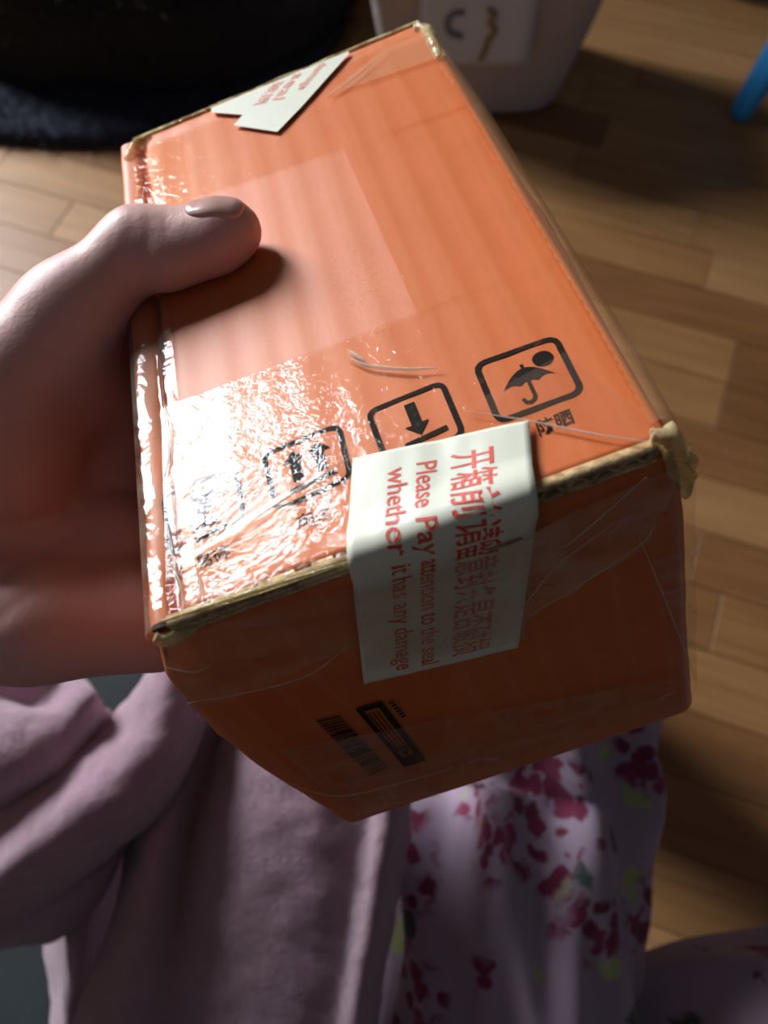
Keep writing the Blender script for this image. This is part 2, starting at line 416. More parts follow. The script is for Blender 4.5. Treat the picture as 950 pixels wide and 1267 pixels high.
parts.append(ribbon([(x, -.0026+r*2+sg) for x, r, l, sg in zip(xs, rough, left, sag) if l > .2], .0012, -.0003, .0020))
bobj('corrugated_edge', *merge(parts), M['core'])
V, F = box_vf(.003, BA-.003, .0012, .0024, -.0044, -.0003); bobj('core_recess', V, F, M['core'], smooth=False)
# far edge of the lid: a strip of the same board showing yellowed
bobj('back_board_edge', *merge([ribbon([(x, -.0018+nz((x*90, 8, 1))*.0004) for x in np.linspace(.004, BA-.002, 60)], .0034, BB-.0004, BB+.0016)]), M['bunch'])

# ---- printed marks on the lid
def decal(name, polys, mat, mapper, parent=None):
    V, F = [], []
    for poly in polys:
        b = len(V); V += [mapper(u, v) for u, v in poly]; F.append(tuple(range(b, b+len(poly))))
    return bobj(name, V, F, mat, parent, smooth=False)
def stroke(pts, wd):
    pts = np.array(pts, float); out = []
    for i in range(len(pts)-1):
        d = pts[i+1]-pts[i]; L = np.linalg.norm(d)
        if L < 1e-9: continue
        d /= L; n = np.array([-d[1], d[0]])*wd/2; a = pts[i]-d*wd*.18; b = pts[i+1]+d*wd*.18
        out.append([a+n, b+n, b-n, a-n][::-1])
    return out
def disc(cx, cy, rx, ry=None, n=18, a0=0, a1=2*math.pi):
    return [[(cx+rx*math.cos(a0+(a1-a0)*k/n), cy+(ry or rx)*math.sin(a0+(a1-a0)*k/n)) for k in range(n+(a1-a0 < 6.28))]]
def rsq(wd=.075, r=.12):
    p = []
    for cx, cy, a in ((1-r, 1-r, 0), (r, 1-r, 90), (r, r, 180), (1-r, r, 270)):
        p += [(cx+r*math.cos(math.radians(a+t)), cy+r*math.sin(math.radians(a+t))) for t in (0, 30, 60, 90)]
    return stroke(p+[p[0]], wd)
PZ = .0002
def quad_map(tl, tr, br, bl, z=PZ):
    q = [top(*c) for c in (tl, tr, br, bl)]
    def f(u, v):
        p = (q[0]*(1-u)+q[1]*u)*v+(q[3]*(1-u)+q[2]*u)*(1-v); return (p[0], p[1], z+lid_z(p[0], p[1]))
    return f
def arrow(x, y0, y1, wd, hw, hl):
    s = 1 if y1 > y0 else -1
    return [[(x-wd, y0), (x+wd, y0), (x+wd, y1-s*hl), (x-wd, y1-s*hl)][::s], [(x-hw, y1-s*hl), (x+hw, y1-s*hl), (x, y1)][::s]]
mapU = quad_map((588, 452), (686, 417), (720, 484), (617, 522))
umb = rsq()+disc(.76, .72, .125)+[[(.18+.64*k/12, .42+.26*math.sin(math.pi*k/12)) for k in range(12, -1, -1)]+[(.18+.64*k/12, .42+.05*abs(math.sin(3*math.pi*k/12))) for k in range(1, 12)]]
umb += stroke([(.5, .68), (.5, .74)], .04)+stroke([(.5, .46), (.5, .2), (.48, .15), (.43, .12), (.38, .14), (.36, .2)], .045)
decal('printed_symbol', umb, M['ink'], mapU)
map2 = quad_map((455, 510), (546, 473), (573, 537), (481, 578))
decal('printed_symbol', rsq()+arrow(.52, .86, .28, .07, .16, .2)+stroke([(.3, .2), (.84, .22)], .08), M['ink'], map2)
map3 = quad_map((326, 563), (418, 526), (434, 590), (343, 632))
decal('printed_symbol', rsq()+arrow(.36, .3, .86, .07, .16, .2)+arrow(.68, .3, .86, .07, .16, .2)+stroke([(.22, .2), (.84, .2)], .08), M['ink'], map3)
map4 = quad_map((203, 615), (291, 578), (302, 640), (211, 686))
glassp = rsq()+[[(.3, .8), (.7, .8), (.66, .52), (.58, .42), (.42, .42), (.34, .52)][::-1]]+stroke([(.5, .44), (.5, .2)], .06)+stroke([(.34, .18), (.66, .18)], .07)
decal('printed_symbol', glassp, M['ink'], map4)
def text_mesh(body, size=1.0):
    cu = bpy.data.curves.new('lettering', 'FONT'); cu.body = body; cu.size = size; cu.align_x = 'LEFT'; cu.fill_mode = 'FRONT'; cu.resolution_u = 3
    cu.offset = 0.008
    o = bpy.data.objects.new('lettering', cu); C.objects.link(o); bpy.context.view_layer.update()
    me = bpy.data.meshes.new_from_object(o.evaluated_get(bpy.context.evaluated_depsgraph_get()))
    V = np.array([v.co[:] for v in me.vertices]).reshape(-1, 3)[:, :2]; F = [tuple(p.vertices) for p in me.polygons]
    bpy.data.objects.remove(o); bpy.data.curves.remove(cu); bpy.data.meshes.remove(me)
    return V, F
def text_decal(name, body, mat, mapper, parent=None):
    """lettering stretched to the unit square of its mapper"""
    V, F = text_mesh(body); lo_, hi = V.min(0), V.max(0); V = (V-lo_)/(hi-lo_)
    o = bobj(name, [mapper(u, v) for u, v in V], F, mat, parent, smooth=False); return o
flecks = []
for _ in range(90):
    u, v = rng.normal(.5, .2, 2); r = float(rng.uniform(.003, .010)); a = float(rng.uniform(-.5, .5))
    flecks.append([(u+r*math.cos(a+t)*(1.6 if k % 2 else 1)*1.5, v+r*.5*math.sin(a+t)) for k, t in enumerate((0, 1.2, 2.4, 3.7, 5.0))])
decal('scuff_marks', flecks, M['scuff'], quad_map((390, 305), (470, 290), (535, 385), (425, 405), .00006))
text_decal('printed_caption', '防晒', M['ink'], quad_map((661, 521), (704, 505), (711, 523), (668, 540)))
text_decal('printed_caption', '向上', M['ink'], quad_map((366, 639), (408, 622), (414, 638), (372, 656)))
text_decal('printed_caption', '易碎', M['ink'], quad_map((240, 690), (281, 673), (287, 689), (246, 706)))

# ---- cream seal sticker folded over the front edge
RHO = .0048
def wrap(x, s, off):
    if s > RHO: return (x, s, off)
    if s < -RHO: return (x, -off, s)
    t = (RHO-s)/(2*RHO); p0, p1, p2 = np.array([RHO, off]), np.array([-off*1.2, off*1.2]), np.array([-off, -RHO])
    q = p0*(1-t)**2+2*p1*t*(1-t)+p2*t*t; return (x, q[0], q[1])
tl, tr = top(437, 568, .0012), top(655, 521, .0012); bl, br = front(450, 847, -.0026), front(641, 802, -.0026)
cs = [(tl[0], tl[1]), (tr[0], tr[1]), (bl[0], bl[2]), (br[0], br[2])]
def stk(u, v, off=.0012):
    """u across the sticker, v from its far end (1) over the edge to its lower end (0)"""
    a = np.array(cs[0])*(1-u)+np.array(cs[1])*u; b = np.array(cs[2])*(1-u)+np.array(cs[3])*u; q = b*(1-v)+a*v
    wv = .00028*nz((u*3, v*7, 2))+.00018*nz((u*9, v*5, 7)); fo = off+(.0014 if q[1] < 0 else .0004+.001*max(0, 1-q[1]/.008))
    fo += .0010*math.exp(-((q[1]+.001)/.006)**2)
    return wrap(q[0], q[1], fo+wv)
nu, nv = 26, 80
V = [stk(i/nu, j/nv) for i in range(nu+1) for j in range(nv+1)]
seal = bobj('seal_sticker', V, [(i*(nv+1)+j, (i+1)*(nv+1)+j, (i+1)*(nv+1)+j+1, i*(nv+1)+j+1) for i in range(nu) for j in range(nv)], M['sticker'])
mod(seal, 'SOLIDIFY', thickness=.00012, offset=-1); seal['label'] = 'cream sticker with red lettering'
def col_map(u0, u1, v0, v1):      # text runs from v0 down to v1; letter tops point to u1
    return lambda a, b: stk(u0+(u1-u0)*b, v0+(v1-v0)*a, .00128)
text_decal('sticker_lettering', '开箱前请留意封条是否破损', M['red'], col_map(.56, .82, .93, .045), seal)
text_decal('sticker_lettering', 'Please Pay attention to the seal', M['red'], col_map(.335, .485, .925, .035), seal)
text_decal('sticker_lettering', 'whether it has any damage', M['red'], col_map(.175, .325, .925, .04), seal)
# torn scratch in the sticker beside the fold
bobj('sticker_tear', *(lambda: ([stk(u, v, .0014) for u, v in ((.74, .585), (.80, .602), (.93, .612), (.935, .60), (.85, .588), (.76, .578))], [(0, 5, 4, 3, 2, 1)]))(), M['core'], seal, smooth=False)

# ---- the cream arrow-shaped end of the second sticker, at the far edge
ap = [(262, 139), (300, 142), (289, 155), (343, 163), (372, 133), (432, 66), (420, 62)]
A3 = [top(*p, .0012) for p in ap]; far = [(p[0], BB+.0018, -.0012) for p in A3[:1]]
y_end = BB-.0028
pl = [(p[0], min(p[1], y_end), .0012) for p in A3]
Va = pl[:6]+[(pl[5][0], y_end, .0012), (pl[0][0], y_end, .0012)]
seal2 = bobj('arrow_sticker', Va, [(0, 1, 2, 3, 4, 5, 6, 7)], M['sticker'], smooth=False)
def arrow_col(a, b, c, d): 
    q = [top(*k, .0013) for k in (a, b, c, d)]
    return lambda u, v: tuple((q[0]*(1-u)+q[1]*u)*(1-v)+(q[3]*(1-u)+q[2]*u)*v)
for word, (x0, y0), (x1, y1) in (('破损', (338, 103), (312, 131)), ('seal', (364, 92), (336, 124)), ('damage', (392, 80), (364, 112))):
    text_decal('sticker_lettering', word, M['pink'], arrow_col((x0, y0), (x1, y1), (x1+15, y1-2), (x0+15, y0-4)), seal2)

# ---- barcode and stamped label on the front
def fmap(tl, tr, br, bl, y=-.0019):
    q = [front(*c, y) for c in (tl, tr, br, bl)]
    def f(u, v):
        p = (q[0]*(1-u)+q[1]*u)*(1-v)+(q[3]*(1-u)+q[2]*u)*v; return (p[0], bulge((p[0], .0006, p[2]))[1]-.0007, p[2])
    return f
bars, u = [], 0.0
while u < .98:
    wd = float(rng.choice((.012, .02, .034))); bars.append([(u, 0), (min(1, u+wd), 0), (min(1, u+wd), 1), (u, 1)][::-1]); u += wd+float(rng.choice((.012, .022)))
decal('barcode', bars, M['ink'], fmap((421, 889), (483, 954), (459, 966), (392, 897)))
fr_ = stroke([(0, 0), (1, 0)], .05)+[[(0, 0), (.06, 0), (.06, 1), (0, 1)], [(.86, 0), (1, 0), (1, 1), (.86, 1)], [(0, 0), (1, 0), (1, .22), (0, .22)], [(0, .8), (1, .8), (1, 1), (0, 1)], [(.68, .2), (.72, .2), (.72, .8), (.68, .8)]]
fr_ += [[(.1, y), (.64, y), (.64, y+.05), (.1, y+.05)] for y in (.34, .5, .66)]+[[(.74, .3), (.84, .5), (.74, .7)]]
decal('stamped_label', fr_, M['ink'], fmap((472, 870), (527, 943), (501, 953), (440, 880)))
decal('stamped_label', [[(k/6, .1), (k/6+.1, .1), (k/6+.1, .9), (k/6, .9)] for k in range(6)], M['ink'], fmap((487, 868), (505, 888), (498, 891), (480, 871)))

# ---- clear tape
def tape_top(name, quad, mat, z=.0009, amp=.00025, n=24, parent=None, over=None):
    """quad of pixel corners on the lid: far-left, far-right, near-right, near-left"""
    q = [top(*c) for c in quad]; V = []
    for i in range(n+1):
        for j in range(n+1):
            u, v = i/n, j/n; p = (q[0]*(1-u)+q[1]*u)*(1-v)+(q[3]*(1-u)+q[2]*u)*v
            V.append((p[0], p[1], lid_z(p[0], p[1])+z+amp*nz((p[0]*90, p[1]*90, z*9e3))))
    return bobj(name, V, grid_faces(n+1, n+1), mat, parent)
tape_top('tape_strip', ((200, 507), (688, 323), (826, 548), (208, 765)), M['tape'], .0005, .00022, 60)      # across the front of the lid
tape_top('tape_strip', ((425, 186), (600, 120), (692, 322), (517, 390)), M['tape'], .0004, .0001, 30)       # along the right
tape_top('tape_strip', ((168, 190), (525, 40), (592, 130), (168, 272)), M['tape'], .0006, .0001, 40)        # across the far end
tape_top('tape_strip', ((166, 186), (226, 165), (238, 260), (170, 290)), M['tape'], .0009, .0004, 24)       # along the left, far corner
tape_top('tape_flap', ((480, 62), (534, 42), (553, 72), (404, 122)), M['tape6'], .0012, .0002, 20)          # hazy double layer by the far corner
# film flap across the near right corner
tape_top('tape_flap', ((574, 508), (700, 440), (818, 530), (822, 560)), M['tape5'], .0012, .0003, 24)
# lifted film strip near the left corner that catches the window
q = [top(216, 688, .0016), top(350, 606, .0022), top(470, 540, .0018), top(440, 562, .0016), top(390, 610, .0016), top(330, 660, .0014), top(232, 724, .0012)]
rows = []
for k in range(25):
    t = k/24; a = np.array([np.interp(t, (0, .5, 1), [q[i][c] for i in (0, 1, 2)]) for c in range(3)]); b = np.array([np.interp(t, (0, .33, .66, 1), [q[i][c] for i in (6, 5, 4, 3)]) for c in range(3)])
    rows.append([a*(1-s)+b*s+np.array([0, 0, .0010*math.sin(math.pi*s)+.0003*nz((t*9, s*3, 1))]) for s in np.linspace(0, 1, 9)])
G = np.array(rows); bobj('tape_flap', G.reshape(-1, 3), grid_faces(*G.shape[:2]), M['tape5'])
# film over the front face: right corner (hazy, crumpled) and left corner
def film_front(name, quad, mat, y=-.003, amp=.0012, n=40, sc=60):
    q = [front(*c, y) for c in quad]; V = []
    for i in range(n+1):
        for j in range(n+1):
            u, v = i/n, j/n; p = (q[0]*(1-u)+q[1]*u)*(1-v)+(q[3]*(1-u)+q[2]*u)*v
            rid = (1-abs(nz((p[0]*sc, p[2]*sc, y*1e3)))*2)*amp+(1-abs(nz((p[0]*sc*.5+p[2]*sc*1.2, p[2]*sc*.4, 3))*2))*amp
            V.append((p[0], p[1]-rid*.7, p[2]))
    return bobj(name, V, grid_faces(n+1, n+1), mat)
film_front('tape_film', ((655, 655), (845, 570), (800, 668), (650, 765)), M['tape3'], -.0030, .0012, 46, 70)
film_front('tape_film', ((770, 615), (858, 590), (860, 852), (800, 670)), M['tape2'], -.0022, .0012, 40, 80)
film_front('tape_film', ((195, 793), (440, 722), (450, 792), (240, 880)), M['tape2'], -.0026, .0009, 46, 70)
film_front('tape_film', ((440, 735), (660, 665), (648, 790), (452, 830)), M['tape3'], -.0044, .0006, 36, 50)
film_front('tape_film', ((345, 925), (846, 835), (846, 880), (440, 1012)), M['tape2'], -.0024, .0007, 46, 50)
film_front('tape_film', ((262, 872), (560, 800), (545, 985), (425, 1000)), M['tape'], -.0020, .0004, 40, 30)
# long creases in the film, each a thin raised ridge
def crease(pts, fn, rad=.0004, name='tape_crease', mat=None):
    path = catmull([fn(p) for p in pts], 7); n = len(path); V, F = tube(path, [rad*(.25+.75*math.sin(math.pi*k/(n-1))) for k in range(n)], 6)
    return bobj(name, V, F, mat or M['crease'])
ft = lambda p: front(*p, -.0042); tp = lambda p: top(*p, .0012)
for pts in ([(650, 765), (720, 722), (790, 676), (812, 648)], [(790, 662), (822, 740), (858, 832)], [(660, 705), (720, 660), (800, 590)], [(640, 760), (690, 700), (770, 640)],
            [(205, 826), (240, 832), (262, 822)], [(232, 870), (300, 858), (380, 836), (430, 800)], [(345, 965), (420, 985), (520, 962), (560, 950)]):
    crease(pts, ft, .00022)
for pts in ([(574, 508), (650, 520), (740, 538), (815, 548)], [(404, 122), (440, 95), (480, 62)], [(236, 690), (246, 720), (250, 752)], [(206, 690), (222, 720), (226, 758)], [(205, 640), (214, 690), (218, 735)], [(212, 700), (300, 650), (440, 562)]):
    crease(pts, tp, .00028)
crease([(431, 433), (441, 440), (452, 446)], tp, .0007); crease([(428, 441), (455, 452), (500, 457), (545, 455)], tp, .0006)
crease([(204, 500), (212, 530), (210, 560), (204, 590)], tp, .0006)
# serrated, folded tape along the right edge of the lid
path = [top(x, y, -.0002) for x, y in ((538, 62), (590, 140), (640, 225), (700, 325), (760, 425), (815, 525))]
pp = catmull(path, 16); V = []
for k, p in enumerate(pp):
    z = .0012*(k % 2)
    for dx, dz in ((-.0015-.0006*(k % 2), .0012), (.0005, .0014), (.0028, .0002), (.0046, -.004), (.0052, -.010)): V.append((p[0]+dx, p[1], p[2]+dz))
bobj('edge_tape', V, grid_faces(len(pp), 5), M['tape4'])
# left wall covered by wrinkled glossy tape
rows = []
for t in np.linspace(0, 1, 70):
    y = -.001+t*(BB*.62); k = nz((t*9, 3.1, 9))*.0008+nz((t*24, 1.1, 4))*.0003
    rows.append([(x-.0006+k*.5, y, z+.0007+k) for x, z in ((-.0016, -.010), (-.0020, -.005), (-.0016, -.0012), (.0006, .0002), (.004, .0001), (.0068, -.0008), (.0085, .0004), (.012, .0005))])
G = np.stack([catmull(r, 3) for r in rows]); bobj('edge_tape', G.reshape(-1, 3), grid_faces(*G.shape[:2]), M['tape2'])
# cream adhesive bead along the near edge, left part
crease([(196, 770), (240, 756), (300, 737), (360, 718), (438, 693)], lambda p: top(*p, .0011), .0008, 'tape_bead', M['bunch'])
# bunched yellowed tape at the corners
def lump(name, pts, rad, amp=.35, sc=260):
    path = catmull(pts, 6); n = len(path); V, F = tube(path, [rad*(.55+.45*math.sin(math.pi*(k+.5)/n)) for k in range(n)], 14)
    V = [np.asarray(v)+np.array([nz(v, sc, 1), nz(v, sc, 4), nz(v, sc, 8)])*rad*amp for v in V]
    o = bobj(name, V, F, M['bunch']); mod(o, 'SUBSURF', levels=1, render_levels=1); return o
lump('tape_bunch', [top(806, 540, .001), top(824, 544, .001), front(838, 560, -.0004), front(845, 590, -.0012), front(842, 606, -.001)], .0028, .9, 420)
lump('tape_bunch', [top(512, 36, .0004), top(526, 36, .0006), top(535, 52, .0006), top(545, 74, .0002)], .0022, .3)
lump('tape_bunch', [top(158, 200, .0), top(166, 184, .0004), top(186, 168, .0)], .0022, .3)
lump('tape_bunch', [front(190, 786, -.0002), front(204, 790, -.0008), front(226, 784, -.0006), front(246, 776, .0)], .0018, .5)

# ------------------------------------------------------------------ the person: hand and forearm, robe, pajamas
def surface_nets(Fv, org, h):
    s = Fv < 0; nx, ny, nz_ = Fv.shape; crn = [(i, j, k) for i in (0, 1) for j in (0, 1) for k in (0, 1)]
    sl = lambda A, c: A[c[0]:nx-1+c[0], c[1]:ny-1+c[1], c[2]:nz_-1+c[2]]
    cnt = sum(sl(s, c).astype(np.int8) for c in crn); act = (cnt > 0) & (cnt < 8)
    I = np.argwhere(act); idx = -np.ones(act.shape, int); idx[act] = np.arange(len(I))
    acc = np.zeros((len(I), 3)); num = np.zeros(len(I))
    for a in crn:
        for ax in range(3):
            if a[ax]: continue
            b = list(a); b[ax] = 1
            fa = sl(Fv, a)[act]; fb = sl(Fv, b)[act]; m = (fa < 0) != (fb < 0)
            t = np.where(m, fa/np.where(m, fa-fb, 1), 0); p = np.tile(np.array(a, float), (len(I), 1)); p[:, ax] = t
            acc[m] += p[m]; num[m] += 1
    V = (I+acc/num[:, None])*h+org; Q = []
    for ax in range(3):
        o1, o2 = [(1, 2), (2, 0), (0, 1)][ax]
        lo = [slice(1, -1)]*3; lo[ax] = slice(0, -1); hi = list(lo); hi[ax] = slice(1, None)
        A, B = s[tuple(lo)], s[tuple(hi)]; E = np.argwhere(A != B); base = E.copy()
        for d in range(3):
            if d != ax: base[:, d] += 1
        flip = A[A != B]
        def cell(d1, d2):
            c = base.copy(); c[:, o1] += d1; c[:, o2] += d2; return idx[c[:, 0], c[:, 1], c[:, 2]]
        q = np.stack([cell(-1, -1), cell(0, -1), cell(0, 0), cell(-1, 0)], 1); q[~flip] = q[~flip][:, ::-1]; Q.append(q)
    return V, np.vstack(Q)
def cone_sdf(X, a, b, ra, rb):
    a, b = np.asarray(a, np.float32), np.asarray(b, np.float32); ba = b-a; L2 = float(ba@ba)
    pa = [X[i]-a[i] for i in range(3)]; t = np.clip((pa[0]*ba[0]+pa[1]*ba[1]+pa[2]*ba[2])/L2, 0, 1)
    t = t.astype(np.float32)
    return np.sqrt((pa[0]-t*ba[0])**2+(pa[1]-t*ba[1])**2+(pa[2]-t*ba[2])**2)-(ra+(rb-ra)*t)
def smin(a, b, k):
    hh = np.clip(.5+.5*(b-a)/k, 0, 1); return b*(1-hh)+a*hh-k*hh*(1-hh)
# skeleton in box-local metres: the thumb lies on the lid, fingers run down the left face and under the box
WR1, WR2 = np.array([-.108, .083, .004]), np.array([-.108, .056, -.006])
ELB = RB.T@(np.array([-.36, -.10, .66])-TB)
MCP = [np.array(p) for p in ((-.021, .121, -.036), (-.0275, .095, -.042), (-.0285, .069, -.045), (-.028, .045, -.045))]
fingers = []
for m, ln, r, tipx in zip(MCP, (.046, .05, .047, .037), (.0088, .009, .0086, .0076), (.012, .018, .014, .004)):
    y = m[1]; pip = np.array([-.0128-.002*(y < .06), y+.002, m[2]-ln]); dip = np.array([-.0125, y+.002, min(pip[2]-.022, -.128)]); tip = np.array([tipx, y+.001, -BC-r*.85])
    fingers.append((m, pip, dip, tip, r))
TH = [np.array(p) for p in ((-.058, .083, .000), (-.0165, .1125, .0070), (.0085, .1228, .0118), (.0325, .1185, .0088), (.0360, .1180, .0082))]
def hand_sdf(X):
    D = None
    def add(d, k):
        nonlocal D
        D = d if D is None else smin(D, d, k)
    for wpt, m, r in ((WR1, MCP[0], .012), (WR1*.6+WR2*.4, MCP[1], .0125), (WR1*.3+WR2*.7, MCP[2], .0125), (WR2, MCP[3], .0115)):
        add(cone_sdf(X, wpt, m, .016, r), .012)
    add(cone_sdf(X, (-.085, .048, -.016), (-.050, .038, -.030), .0165, .0135), .012); add(cone_sdf(X, (-.050, .038, -.030), (-.022, .037, -.048), .0135, .012), .008)      # heel of the hand, little-finger side
    add(cone_sdf(X, WR1, TH[0], .017, .019), .014)
    add(cone_sdf(X, TH[0], TH[1], .0195, .0135), .012)                                    # thenar
    add(cone_sdf(X, (-.046, .080, -.012), (-.030, .103, -.016), .014, .011), .014)         # web
    add(cone_sdf(X, (-.020, .104, -.004), (-.0175, .108, -.030), .010, .011), .010)
    add(cone_sdf(X, (-.022, .115, .0), (-.0125, .125, -.022), .0115, .0112), .010)
    add(cone_sdf(X, (-.0135, .1235, -.005), (-.0130, .123, -.052), .0105, .0105), .008)
    add(cone_sdf(X, TH[1], TH[2], .0128, .0108), .008)
    add(cone_sdf(X, TH[2], TH[3], .0104, .0088), .006)
    add(cone_sdf(X, TH[3], TH[4], .0086, .0078), .004)
    add(cone_sdf(X, (.016, .1145, .0085), (.029, .1145, .0078), .0078, .0070), .006)      # pad
    add(cone_sdf(X, WR1*.5+WR2*.5, WR1*.5+WR2*.5+(ELB-WR1)*.55, .026, .033), .016)       # forearm
    FD = None
    for m, pip, dip, tip, r in fingers:
        g = cone_sdf(X, m, pip, r*1.25, r*1.05)
        g = smin(g, cone_sdf(X, pip, dip, r*1.05, r*.95), .003); g = smin(g, cone_sdf(X, dip, tip, r*.95, r*.82), .003)
        FD = g if FD is None else smin(FD, g, .0015)
    D = smin(D, FD, .010)
    def groove(pts, amp, wd):
        nonlocal D
        g = None
        for a, b in zip(pts[:-1], pts[1:]):
            d = cone_sdf(X, a, b, 0, 0); g = d if g is None else np.minimum(g, d)
        D = D+amp*np.exp(-(g/wd)**2).astype(np.float32)
    for pts, amp, wd in CREASES: groove(pts, amp, wd)
    return D
CREASES = []
h = .0013; lo_ = np.array([-.24, -.03, -.165]); hi_ = np.array([.055, .165, .10])
ax_ = [np.arange(lo_[i], hi_[i], h, dtype=np.float32) for i in range(3)]
X = np.meshgrid(*ax_, indexing='ij')
Dv = hand_sdf(X)
def march(px, py):
    """where the view ray through a pixel meets the hand (box-local)"""
    o, d = lray(px, py); t = .16; d = d/np.linalg.norm(d)
    for _ in range(90):
        p = o+d*t; s = float(hand_sdf([np.float32(p[i]) for i in range(3)]))
        if s < 2e-4: return p
        t += s*.8
        if t > .5: return None
    return p
def skinpath(pts):
    r = [march(*p) for p in catmull(pts, 3)]; return [p for p in r if p is not None]
cr = [(skinpath(p), a, wd) for p, a, wd in (([(-8, 649), (30, 648), (62, 640), (90, 628)], .0016, .0013), ([(-5, 716), (25, 694), (55, 678), (85, 664)], .0010, .0013), ([(-5, 770), (30, 738), (70, 712), (100, 700)], .0007, .0013),
      ([(182, 296), (179, 318), (186, 340), (198, 356)], .0005, .0016), ([(55, 425), (85, 437), (110, 445)], .0008, .0014), ([(183, 268), (186, 276), (185, 284)], .0005, .0009), ([(204, 267), (206, 276), (205, 286)], .0005, .0009), ([(160, 272), (164, 281), (163, 288)], .0005, .0009))]
for pts, a, wd in cr:
    if len(pts) < 2: continue
    P_ = np.array(pts); lo2, hi2 = P_.min(0)-.008, P_.max(0)+.008
    sl = tuple(slice(max(0, int((lo2[i]-lo_[i])/h)), int((hi2[i]-lo_[i])/h)+1) for i in range(3))
    Xs = [x[sl] for x in X]; g = None
    for p, q_ in zip(pts[:-1], pts[1:]):
        d = cone_sdf(Xs, p, q_, 0, 0); g = d if g is None else np.minimum(g, d)
    Dv[sl] += a*np.exp(-(g/wd)**2)
HV, HF = surface_nets(Dv, lo_, h)
HVw = np.array(HV)@RB.T+TB
PORG = np.array([.05, -.1, 0.0])
person = empty('person', PORG)
tag(person, 'person in a pink fleece robe and floral pajamas holding the orange parcel', 'person')
body = obj('hand_and_forearm', HVw-PORG, HF, M['skin'], person)
mod(body, 'SMOOTH', factor=.5, iterations=4)
# thumbnail: a curved plate grown from the skin of the thumb
ax = TH[3]-TH[2]; ax = (TH[4]-TH[2])/np.linalg.norm(TH[4]-TH[2]); upn = np.array([.0, .22, .97]); upn -= ax*(upn@ax); upn /= np.linalg.norm(upn); sd = np.cross(ax, upn)
def skin_hit(org, dr):
    t = .0
    for _ in range(60):
        p = org+dr*t; s = float(hand_sdf([np.float32(p[i]) for i in range(3)]))
        if s < 1e-4: break
        t += s*.8
        if t > .024: t = .022; break
    return org+dr*t
rows = []
c0 = TH[2]+ax*.0235
for i in range(19):
    t = i/18*2-1; row = []
    for j in range(13):
        a = j/12*2-1
        hw = .0070*(1-.30*max(0, -t)**3-.25*max(0, t)**4)
        L = .0086*t*(1-.16*a*a) if t > 0 else .0085*t*(1-.22*a*a)
        org = c0+ax*(L+.0012)+sd*hw*a*.95+upn*.02-sd*0
        p = skin_hit(org, -upn); edge = max(abs(t), abs(a))
        row.append(p+upn*(.00055-.0007*max(0, edge-.8)/.2)+ax*.0)
    rows.append(row)
NG = np.array(rows); nail = obj('thumbnail', NG.reshape(-1, 3)@RB.T+TB-PORG, [f[::-1] for f in grid_faces(19, 13)], M['nail'], person)
mod(nail, 'SOLIDIFY', thickness=.0006, offset=1); nail['label'] = 'glossy short thumbnail'

# robe: sleeve of the holding arm
def cloth_tube(path, radii, seg=40, ns=10, amp=.012, sc=9, seed=0, flat=1.0):
    path = catmull(path, ns); radii = np.interp(np.linspace(0, 1, len(path)), np.linspace(0, 1, len(radii)), radii)
    V, F = tube(path, radii, seg, flat); V = np.array(V); F = F[:-2]
    out = []
    for i in range(len(path)):
        for k in range(seg):
            v = V[i*seg+k]; d = (v-path[i])/max(1e-6, np.linalg.norm(v-path[i]))
            f = nz(v, sc, seed)*amp+nz(v, sc*2.6, seed+3)*amp*.4; out.append(v+d*f)
    return np.array(out).reshape(len(path), seg, 3), F
wrw = bw((WR1+WR2)/2); elw = np.array([-.36, -.10, .66])
G, F_ = cloth_tube([wrw+(elw-wrw)*.22, wrw+(elw-wrw)*.5, elw, elw+np.array([.06, -.10, .10]), np.array([-.20, -.24, .92])], [.046, .056, .07, .075, .085], 36, 8, .016, 14, 2)
o = obj('robe_sleeve', G.reshape(-1, 3)-PORG, F_, M['fleece'], person); mod(o, 'SOLIDIFY', thickness=.006, offset=1)

